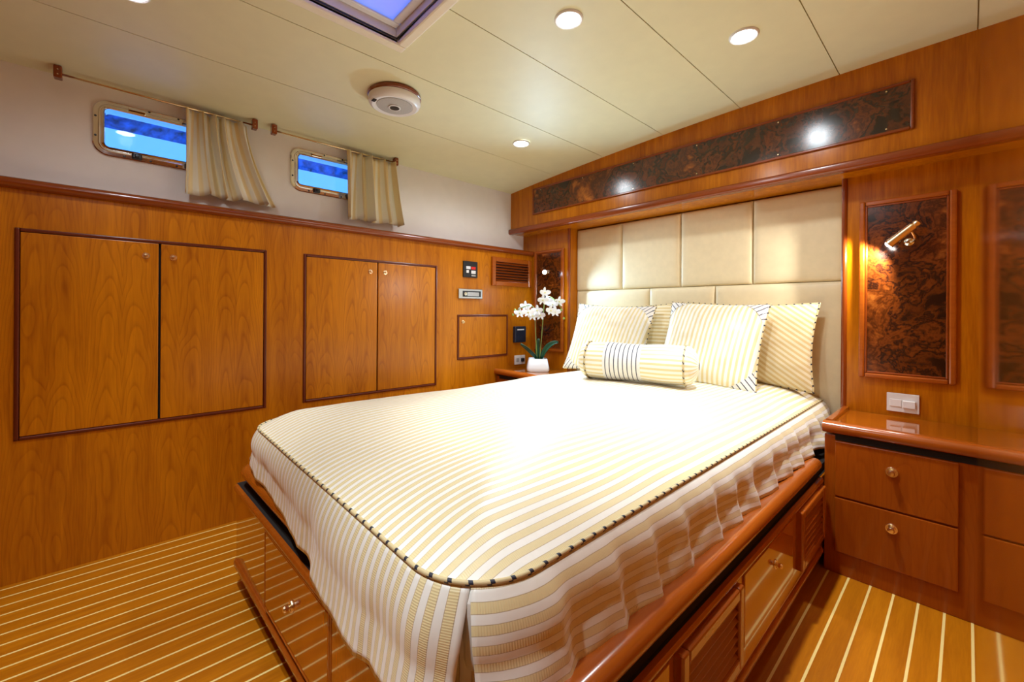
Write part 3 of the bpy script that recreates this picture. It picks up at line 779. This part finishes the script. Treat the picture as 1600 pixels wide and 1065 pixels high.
# ------------------------------------------------------------------ mattress and bedspread
mt = link('mattress', box_mesh(1.30, 2.05, 0.145, 0.04, 4), 'mattress', (-1.13, 1.40, 0.515)); tag(mt, 'pale mattress mostly hidden under the striped bedspread', 'mattress')
SX0, SX1, SY0, SY1, SR = -1.79, -0.472, 0.352, 2.455, 0.14
ZR = 0.585
spread = thing('bedspread', 'gold and ivory striped satin bedspread with pleated skirt and corded edge', 'bedspread', (-1.13, 1.3, 0.45))
def inset(x, y):
    """distance inside the rounded outline"""
    d = min(x - SX0, SX1 - x, y - SY0)
    for cx in (SX0 + SR, SX1 - SR):
        if y < SY0 + SR and ((cx < -1.1 and x < cx) or (cx > -1.1 and x > cx)):
            d = min(d, SR - math.hypot(x - cx, y - SY0 - SR))
    return max(d, 0.0)
def top_z(x, y):
    d = inset(x, y)
    z = ZR + 0.075 * (1 - math.exp(-d / 0.14))
    z += 0.010 * noise.noise((x * 2.2, y * 2.0, 3.1)) * min(1, d / 0.1)
    z += 0.0035 * noise.noise((x * 9, y * 5, 1.7)) * min(1, d / 0.05)
    z += 0.012 * math.exp(-((x + 1.1) / 0.5) ** 2) * max(0, (y - 1.2) / 1.2)
    return z
NX, NY = 90, 120
P = []; UV = []
for j in range(NY + 1):
    t = j / NY; y = SY0 + (SY1 - SY0) * t ** 1.5
    k = SR - math.sqrt(max(0, SR * SR - (SY0 + SR - y) ** 2)) if y < SY0 + SR else 0.0
    xa, xb = SX0 + k, SX1 - k; row = []; ur = []
    for i in range(NX + 1):
        s = i / NX; s = 0.5 - 0.5 * math.cos(PI * s) if True else s
        x = xa + (xb - xa) * s
        row.append((x + 1.13, y - 1.3, top_z(x, y) - 0.45))
        ur.append((x + 0.010 * noise.noise((x * 1.5, y * 1.5, 8)), y))
    P.append(row); UV.append(ur)
link('top_panel', from_grid(P, UV), 'spread', (-1.13, 1.3, 0.45), spread)
def outline(step=0.006):
    path = rrpath(SX0, SX1, SY0, SY1, SR, ZR, 14); out = []; acc = 0
    for a, b in zip(path, path[1:]):
        a, b = Vector(a), Vector(b); n = max(1, int((b - a).length / step))
        for k in range(n): out.append(a.lerp(b, k / n))
    out.append(Vector(path[-1])); return out
OUT = outline(); NO = len(OUT)
NRM = []
for i in range(NO):
    d = OUT[min(i + 3, NO - 1)] - OUT[max(i - 3, 0)]; NRM.append(Vector((d.y, -d.x, 0)).normalized())
def corner_index(x, y): return min(range(NO), key=lambda i: (OUT[i].x - x) ** 2 + (OUT[i].y - y) ** 2)
IL = corner_index(SX0 + SR * 0.29, SY0 + SR * 0.29); IR = corner_index(SX1 - SR * 0.29, SY0 + SR * 0.29)
def skirt(name, i0, i1, length, side, seed, flare0=0.045, lean0=0.0, lean1=0.0, back=0.0, ruffle=1.0, m=16, pitch=0.16):
    P = []; UV = []; c = Vector((-1.13, 1.3, 0.45)); arc = 0; total = sum((OUT[i + 1] - OUT[i]).length for i in range(i0, i1))
    for i in range(i0, i1 + 1):
        if i > i0: arc += (OUT[i] - OUT[i - 1]).length
        s = arc / total; p, nn = OUT[i], NRM[i]; tang = Vector((-nn.y, nn.x, 0))
        Lg = length(p); row = []; ur = []; flare = flare0(p) if callable(flare0) else flare0
        a = arc / pitch + 0.55 * noise.noise((arc * 2.6, seed, 0)); fr = a - math.floor(a); h_ = noise.noise((math.floor(a) * 1.7, seed, 2))
        big = noise.noise((arc * 3.0, seed, 5)); fine = noise.noise((arc * 22, seed, 9))
        fold = (fr / 0.8 if fr < 0.8 else (1 - fr) / 0.2) ** 1.3 - 0.45       # soft knife pleat
        fold *= 0.55 + 0.9 * abs(h_)
        for j in range(m + 1):
            v = j / m
            o = -0.002 - back + flare * (v ** 0.7) * (1 + 0.25 * big) + 0.030 * ruffle * fold * min(1, v * 1.3) ** 1.3 + 0.010 * math.sin(PI * min(v * 1.6, 1))
            o += (0.005 * noise.noise((arc * 14, v * 3, seed)) * v + 0.0022 * fine * math.sin(PI * min(1, v * 1.4))) * (0.4 + ruffle)
            dz = Lg * v * (1 + 0.04 * big) + 0.008 * ruffle * fold * v
            q = p + nn * o + Vector((0, 0, -dz)) + tang * ((lean0 * max(0, 1 - s * 6) + lean1 * max(0, 1 - (1 - s) * 6)) * v)
            row.append(q - c)
            ur.append((v * Lg * 1.02 + 0.006, arc) if side else (p.x + 0.0 * v, v * Lg))
        P.append(row); UV.append(ur)
    o = link(name, from_grid(P, UV), 'spread', c, spread)
    sm = o.modifiers.new('cloth', 'SOLIDIFY'); sm.thickness = 0.002; sm.offset = -1
    return o
foot_len = lambda p: 0.128 + 0.076 * min(1, max(0, (p.x + 1.75) / 1.0))
def foot_flare(p):
    k = 1 / (1 + math.exp(-(p.x + 1.02) / 0.012))        # a turned-out fold a third of the way along
    return 0.020 + 0.006 * min(1, max(0, (p.x + 1.7) / 0.7)) + 0.014 * k + 0.026 * math.exp(-max(0, p.x + 1.75) / 0.06)
skirt('left_skirt', 0, IL, lambda p: 0.135, True, 2.0, flare0=0.055)
skirt('foot_skirt', IL, IR, foot_len, False, 5.0, flare0=foot_flare, lean1=-0.030, ruffle=0.45, pitch=0.34)
skirt('right_skirt', IR, NO - 1, lambda p: 0.160 - 0.012 * min(1, max(0, (p.y - 0.5) / 1.2)), True, 9.0, flare0=0.056, lean0=0.016, ruffle=0.9, pitch=0.15)
skirt('pleat_insert', IR - 10, IR + 10, lambda p: 0.20, False, 4.0, flare0=0.034, back=0.014, ruffle=0.0)
tube('edge_cord', [p + n * 0.002 + Vector((0, 0, 0.0015)) for p, n in zip(OUT[::2], NRM[::2])], 0.0040, 'piping', spread, 8)

# ------------------------------------------------------------------ pillows
def pillow(name, label, cat, loc, yaw, lean, w, h, th, mat, sang, corners=False, roll=0.0, group=None, per=None, seed=0):
    hw, hh = w / 2, h / 2
    def S(u, v, side, off=0.0):
        pinch = 1 - 0.07 * (1 - abs(v) ** 2.0) * abs(u) ** 3
        pinv = 1 - 0.07 * (1 - abs(u) ** 2.0) * abs(v) ** 3
        t = (max(0, 1 - abs(u) ** 2.6) * max(0, 1 - abs(v) ** 2.6)) ** 0.55
        z = side * (th / 2 * t + off) + 0.010 * noise.noise((u * 2 + seed, v * 2, side)) * t
        z += 0.004 * noise.noise((u * 6 + seed, v * 6, side * 2)) * t ** 0.5
        return Vector((u * hw * pinch, v * hh * pinv, z))
    n = 36; g = lambda k: math.sin((k / n - .5) * PI) * 0.6 + (k / n - .5) * 0.8
    me_all = bmesh.new(); lay = me_all.loops.layers.uv.new('UVMap'); ca, sa = math.cos(R(sang)), math.sin(R(sang))
    for side in (1, -1):
        vs = [[me_all.verts.new(S(g(i), g(j), side)) for j in range(n + 1)] for i in range(n + 1)]
        for i in range(n):
            for j in range(n):
                q = [vs[i][j], vs[i + 1][j], vs[i + 1][j + 1], vs[i][j + 1]]
                f = me_all.faces.new(q); f.smooth = True
                for l in f.loops: l[lay].uv = (l.vert.co.x * ca + l.vert.co.y * sa, -l.vert.co.x * sa + l.vert.co.y * ca)
    bmesh.ops.remove_doubles(me_all, verts=me_all.verts, dist=1e-5)
    body = finish(me_all, True, None)
    t = thing(name, label, cat, loc, group)
    t.rotation_euler = (Matrix.Rotation(R(yaw), 3, 'Z') @ Matrix.Rotation(R(90 - lean), 3, 'X') @ Matrix.Rotation(R(roll), 3, 'Z')).to_euler()
    def part(nm, me, mt_):
        o = link(nm, me, mt_); o.parent = t; return o
    part('cover', body, mat)
    if corners:
        cc = 0.52; k = 10
        for su in (-1, 1):
            for sv in (-1, 1):
                bm = bmesh.new(); lay = bm.loops.layers.uv.new('UVMap'); V = {}
                for i in range(k + 1):
                    for j in range(k + 1 - i):
                        a, b = i / k, j / k
                        bow = 0.10 * 4 * (a / max(a + b, 1e-6)) * (b / max(a + b, 1e-6)) * (a + b)
                        u, v = 1 - cc * a + bow * cc * 0.9, 1 - cc * b + bow * cc * 0.9
                        u, v = min(u, 1), min(v, 1)
                        V[i, j] = bm.verts.new(S(su * u, sv * v, 1, 0.0022))
                dx, dy = su * hw, -sv * hh; dl = math.hypot(dx, dy); dx, dy = dx / dl, dy / dl
                for i in range(k):
                    for j in range(k - i):
                        tri = [(V[i, j], V[i + 1, j], V[i, j + 1])]
                        if j < k - i - 1: tri.append((V[i + 1, j], V[i + 1, j + 1], V[i, j + 1]))
                        for q in tri:
                            f = bm.faces.new(q); f.smooth = True
                            for l in f.loops: l[lay].uv = (l.vert.co.x * dx + l.vert.co.y * dy, 0)
                part('corner_patch', finish(bm, True, None), 'navy')
    loop = []
    for (u0, v0), (u1, v1) in (((-1, -1), (1, -1)), ((1, -1), (1, 1)), ((1, 1), (-1, 1)), ((-1, 1), (-1, -1))):
        for q in range(24): loop.append(S(u0 + (u1 - u0) * q / 24, v0 + (v1 - v0) * q / 24, 1))
    part('piping', tube_mesh(loop, 0.0042, 6, True), 'piping')
    return t
pillow('pillow', 'large gold striped pillow leaning at the right end of the headboard', 'pillow', (-0.790, 2.375, 0.845), 0, 10, 0.63, 0.42, 0.15, 'pillow_gold', 55, roll=-1, seed=1)
pillow('pillow', 'gold striped pillow mostly hidden between and behind the navy-cornered cushions', 'pillow', (-1.440, 2.378, 0.840), 0, 10, 0.63, 0.42, 0.15, 'pillow_gold', 90, roll=2, seed=2)
pillow('cushion', 'ivory striped cushion with navy pinstripe corners, left, nearest the orchid', 'cushion', (-1.500, 2.195, 0.838), 9, 24, 0.52, 0.45, 0.125, 'pillow', -8, True, roll=-2, seed=3)
pillow('cushion', 'ivory striped cushion with navy pinstripe corners, right of the bolster', 'cushion', (-0.880, 2.165, 0.842), 4, 26, 0.48, 0.46, 0.16, 'pillow', -4, True, roll=-2, seed=4)
# bolster
BL, BR = 0.245, 0.090
bo = thing('bolster', 'gold and ivory striped bolster with a navy ringed band', 'bolster', (-1.075, 1.800, 0.760)); bo.rotation_euler = (0, 0, R(17))
def bolster_ring(x0, x1, rfun, n, k=40, axial=False):
    P = []; UV = []
    for i in range(k + 1):
        a = 2 * PI * i / k; row = []; ur = []
        for j in range(n + 1):
            xx = x0 + (x1 - x0) * j / n; r_ = rfun(xx)
            row.append((xx, r_ * math.cos(a), r_ * math.sin(a))); ur.append((xx, a * BR) if axial else (a * BR, xx))
        P.append(row); UV.append(ur)
    return from_grid(P, UV)
br = lambda x: BR - 0.003 * math.cos(x * 22) - 0.002
def bpart(nm, me, m_): o = link(nm, me, m_); o.parent = bo; return o
bpart('cover', bolster_ring(-BL + 0.02, BL - 0.02, br, 24), 'pillow')
cap = lambda x: BR * math.sqrt(max(0, 1 - (max(0, abs(x) - (BL - 0.02)) / 0.055) ** 2)) * 0.99
for s in (-1, 1):
    bpart('end_cap', bolster_ring(s * (BL - 0.02), s * (BL + 0.034), cap, 12), 'pillow')
    bpart('piping', tube_mesh([(s * (BL - 0.02), (BR + 0.001) * math.cos(2 * PI * k / 36), (BR + 0.001) * math.sin(2 * PI * k / 36)) for k in range(36)], 0.004, 6, True), 'piping')
bpart('band', bolster_ring(-0.135, 0.040, lambda x: br(x) + 0.0018, 14, axial=True), 'navy')

# ------------------------------------------------------------------ nightstands
def nightstand(x0, x1, dx0, dx1, label, drawers, yf=2.02):
    t = thing('nightstand', label, 'nightstand', ((x0 + x1) / 2, (yf + YH) / 2, 0), 'built-in nightstands')
    box('body', (x0, yf + 0.004, 0.0005), (x1, YH - 0.001, 0.530), 'cherry_red', t, 0.002)
    box('recess_shade_strip', (x0 + 0.034, yf + 0.001, 0.513), (x1 - 0.001, yf + 0.02, 0.536), 'dark', t)  # dark strip proud of the body, paints the shade of a recess
    tp = box('top', (x0, yf, 0.536), (x1, YH - 0.001, 0.570), 'cherry_top', t, 0.004)
    prof = [(yf + 0.022, 0.537)] + arc_pts(yf + 0.002, 0.559, 0.022, -90, -270, 10) + [(yf + 0.022, 0.581)]
    extrude('front_rail', prof, 'X', x0 - 0.004, x1, 'rail_x', t)
    sp_ = [(x0 + 0.020, 0.5705), (x0 + 0.0, 0.5705)] + arc_pts(x0 + 0.006, 0.576, 0.010, 180, 90, 4) + [(x0 + 0.020, 0.584)]
    if drawers: extrude('side_rail', sp_, 'Y', yf + 0.024, YH - 0.002, 'rail_y', t)
    if drawers:
        for (z0, z1) in ((0.301, 0.511), (0.088, 0.295)):
            d = box('drawer', (dx0, yf - 0.006, z0), (dx1, yf + 0.008, z1), 'cherry_red', t, 0.003)
            knob(((dx0 + dx1) / 2, yf - 0.006, z1 - 0.075 if z1 > .4 else z1 - 0.06), d, '-Y', 1.35)
            pass
    else:
        d = box('drawer', (x0 + 0.03, yf - 0.006, 0.30), (x1 - 0.03, yf + 0.008, 0.51), 'cherry_red', t, 0.003)
        knob(((x0 + x1) / 2, yf - 0.006, 0.42), d, '-Y', 1.2)
    return t
nightstand(-0.379, XR - 0.001, -0.345, -0.017, 'red cherry nightstand with two drawers and brass knobs, below the white switch', True)
nightstand(XL + 0.002, -1.895, 0, 0, 'cherry nightstand under the orchid, hidden behind the bed', False)

# switch plate on the right
sw = thing('light_switch', 'white double switch plate above the right nightstand', 'switch', (-0.175, YH, 0.64))
box('plate', (-0.232, YH - 0.008, 0.590), (-0.132, YH - 0.0004, 0.667), 'white', sw, 0.002)
box('rocker', (-0.222, YH - 0.012, 0.612), (-0.186, YH - 0.008, 0.642), 'white', sw, 0.0015)
box('rocker', (-0.182, YH - 0.018, 0.610), (-0.143, YH - 0.008, 0.640), 'white', sw, 0.002)

# ------------------------------------------------------------------ small things on the left wall
cp = thing('control_panel', 'small black control panel with white and red switches', 'control panel', (XL, 1.773, 1.23))
box('plate', (XL + 0.0004, 1.713, 1.232), (XL + 0.010, 1.836, 1.343), 'black', cp, 0.002)
for (a, b, p, q, m_) in ((1.735, 1.772, 1.288, 1.308, 'white'), (1.778, 1.816, 1.288, 1.306, 'redlamp'), (1.737, 1.757, 1.262, 1.282, 'white'), (1.778, 1.816, 1.258, 1.280, 'white'), (1.780, 1.816, 1.240, 1.250, 'grille')):
    box('button', (XL + 0.010, a, p), (XL + 0.014, b, q), m_, cp, 0.0015)
rd = thing('radio', 'narrow steel faced radio set in the veneer above the small locker', 'radio', (XL, 1.775, 1.08))
box('faceplate', (XL + 0.0004, 1.672, 1.085), (XL + 0.014, 1.878, 1.152), 'steel', rd, 0.003)
box('display', (XL + 0.014, 1.745, 1.103), (XL + 0.0155, 1.845, 1.130), 'grille', rd, 0.0005)
boxes('bezel', [((XL + 0.0135, 1.705, 1.097), (XL + 0.0145, 1.862, 1.138))], 'black', rd, (XL, 1.78, 1.11))
lathe('dial', [(0, 0), (0.013, 0), (0.012, 0.010), (0, 0.012)], 'chrome', (XL + 0.014, 1.724, 1.117), rd, 'X', 18)
vt = thing('air_vent', 'mahogany louvred air vent in the corner under the cap rail', 'vent', (XL, 2.16, 1.18))
frame4('frame', 'X', XL + 0.0004, XL + 0.020, 1.965, 2.368, 1.186, 1.396, 0.034, 'rail_y', vt, 0.005)
box('backing', (XL + 0.0004, 1.99, 1.21), (XL + 0.003, 2.345, 1.372), 'dark', vt)
me = box_mesh(0.022, 0.334, 0.004, 0.001); me.transform(Matrix.Rotation(R(42), 4, 'Y'))
for k in range(7): link('slat', me, 'mahog_y', (XL + 0.0125, 2.1665, 1.229 + k * 0.0205), vt)
bx_ = thing('wall_speaker', 'small blue-black box with a white mark beside the orchid', 'speaker', (XL, 2.24, 0.75))
box('case', (XL + 0.0004, 2.184, 0.762), (XL + 0.030, 2.300, 0.885), 'navyblack', bx_, 0.006)
box('name_mark', (XL + 0.030, 2.205, 0.856), (XL + 0.0306, 2.275, 0.864), 'white', bx_)
ou = thing('wall_outlet', 'white wall socket just above the nightstand, left of the orchid pot', 'outlet', (XL, 2.25, 0.6))
box('plate', (XL + 0.0004, 2.20, 0.592), (XL + 0.010, 2.31, 0.662), 'white', ou, 0.003)
box('plug', (XL + 0.010, 2.262, 0.612), (XL + 0.028, 2.288, 0.640), 'black', ou, 0.004)
box('socket', (XL + 0.010, 2.215, 0.612), (XL + 0.012, 2.245, 0.642), 'grille', ou, 0.001)

# ------------------------------------------------------------------ orchid
PX, PY, PZ = -2.105, 2.205, 0.571
orc = thing('orchid', 'white moth orchid in a square white pot on the far nightstand', 'potted plant', (PX, PY, PZ))
bm = bmesh.new(); rings = []
for (hw, z) in ((0.074, 0.0), (0.080, 0.012), (0.079, 0.03), (0.066, 0.088), (0.063, 0.091), (0.060, 0.088), (0.060, 0.075)):
    rings.append([bm.verts.new((a, b, z)) for a, b in rrect(hw, hw * 0.8, 0.022, 5)])
for A, B in zip(rings, rings[1:]):
    for k in range(len(A)):
        q = (A[k], A[(k + 1) % len(A)], B[(k + 1) % len(B)], B[k]); bm.faces.new(q)
bm.faces.new(rings[0][::-1]); bm.faces.new(rings[-1])
me = finish(bm, True, 50); me.transform(Matrix.Rotation(ALPHA, 4, 'Z'))
link('pot', me, 'ceramic', (PX, PY, PZ), orc)
lathe('moss', [(0.0, 0.012), (0.03, 0.010), (0.046, 0.0), (0, 0.0)], 'leaf', (PX, PY, PZ + 0.076), orc, n=16)
Rv = Vector((math.cos(ALPHA), math.sin(ALPHA), 0)); Fv = Vector((-math.sin(ALPHA), math.cos(ALPHA), 0)); Uv = Vector((0, 0, 1))
def ipos(px, py, f=0.0):      # offset from the pot base along the room's diagonal
    return Vector((PX, PY, PZ)) + Rv * ((px - 842) * 0.00463) + Uv * ((578 - py) * 0.00463) + Fv * f
def leaf(pts, wd):
    n = len(pts); P = []
    for i, p in enumerate(pts):
        s = i / (n - 1); ww = wd * math.sin(PI * min(1, s * 0.85 + 0.12)) ** 0.7
        d = (pts[min(i + 1, n - 1)] - pts[max(i - 1, 0)]).normalized(); side = d.cross(Fv)
        side = (side * 0.75 + Fv * 0.66).normalized()
        P.append([p + side * ww * k - Uv * 0.0 + (d.cross(side)) * (-0.012 * (1 - k * k)) for k in (-1, -.5, 0, .5, 1)])
    c = pts[0]
    me = from_grid([[q - c for q in r] for r in P]); o = link('leaf', me, 'leaf', c, orc)
    sm = o.modifiers.new('thick', 'SOLIDIFY'); sm.thickness = 0.003
def bez(a, b, c, n=10): return [a.lerp(b, i / n).lerp(b.lerp(c, i / n), i / n) for i in range(n + 1)]
leaf(bez(ipos(841, 560), ipos(832, 548, -.02), ipos(815, 536, -.05)), 0.016)
leaf(bez(ipos(846, 560), ipos(855, 532, -.02), ipos(873, 532, -.03)), 0.020)
leaf(bez(ipos(842, 560), ipos(840, 540, .01), ipos(843, 528, .01)), 0.018)
leaf(bez(ipos(847, 560), ipos(851, 548, .02), ipos(858, 540, .05)), 0.016)
s1 = bez(ipos(841, 560), ipos(838, 520), ipos(837, 486)) + bez(ipos(837, 486), ipos(835, 466, -.02), ipos(806, 486, -.05))[1:]
s2 = bez(ipos(845, 560), ipos(849, 510), ipos(851, 480)) + bez(ipos(851, 480), ipos(852, 445, -.02), ipos(877, 480, -.05))[1:]
tube('stem', s1, 0.0035, 'stem', orc, 6); tube('stem', s2, 0.0035, 'stem', orc, 6)
def petal_mesh():
    bm = bmesh.new()
    for k, (ang, ln, wd) in enumerate(((90, .040, .022), (90 + 72, .036, .018), (90 - 72, .036, .018), (8, .044, .034), (172, .044, .034))):
        if k in (1, 2): ang = 235 if k == 1 else 305
        d = Vector((math.cos(R(ang)), math.sin(R(ang)), 0)); s = Vector((-d.y, d.x, 0)); rows = []
        for i in range(6):
            t = i / 5; ww = wd * (math.sin(PI * (0.06 + 0.88 * t)) ** 0.6)
            rows.append([bm.verts.new(d * ln * t + s * ww * q * 0.5 * 1.6 + Vector((0, 0, 0.004 * k * 0.3 + 0.010 * t * t - 0.006 * q * q))) for q in (-.6, -.3, 0, .3, .6)])
        for a, b in zip(rows, rows[1:]):
            for q in range(4): bm.faces.new((a[q], a[q + 1], b[q + 1], b[q]))
    return finish(bm, True, None)
pm = petal_mesh(); lm = lathe_mesh([(0, -0.002), (0.006, 0.002), (0.005, 0.010), (0, 0.014)], 8)
rnd = random.Random(5)
for (px, py) in ((813, 488), (822, 478), (826, 487), (833, 492), (840, 484), (845, 491), (851, 457), (848, 468), (856, 468), (864, 474), (874, 470), (868, 486), (860, 484)):
    p = ipos(px, py, -0.05 + rnd.uniform(-.03, .03))
    f = link('flower', pm, 'petal', p, orc)
    dirn = (-Fv + Rv * rnd.uniform(-.5, .5) + Uv * rnd.uniform(-.4, .25)).normalized()
    f.rotation_euler = dirn.to_track_quat('Z', 'Y').to_euler()
    l = link('lip', lm, 'lip'); l.parent = f
for (px, py) in ((806, 484), (803, 491), (877, 483), (881, 496)):
    lathe('bud', [(0, -0.010), (0.007, -0.004), (0.008, 0.003), (0.003, 0.011), (0, 0.012)], 'bud', ipos(px, py, -0.05), orc, n=10)
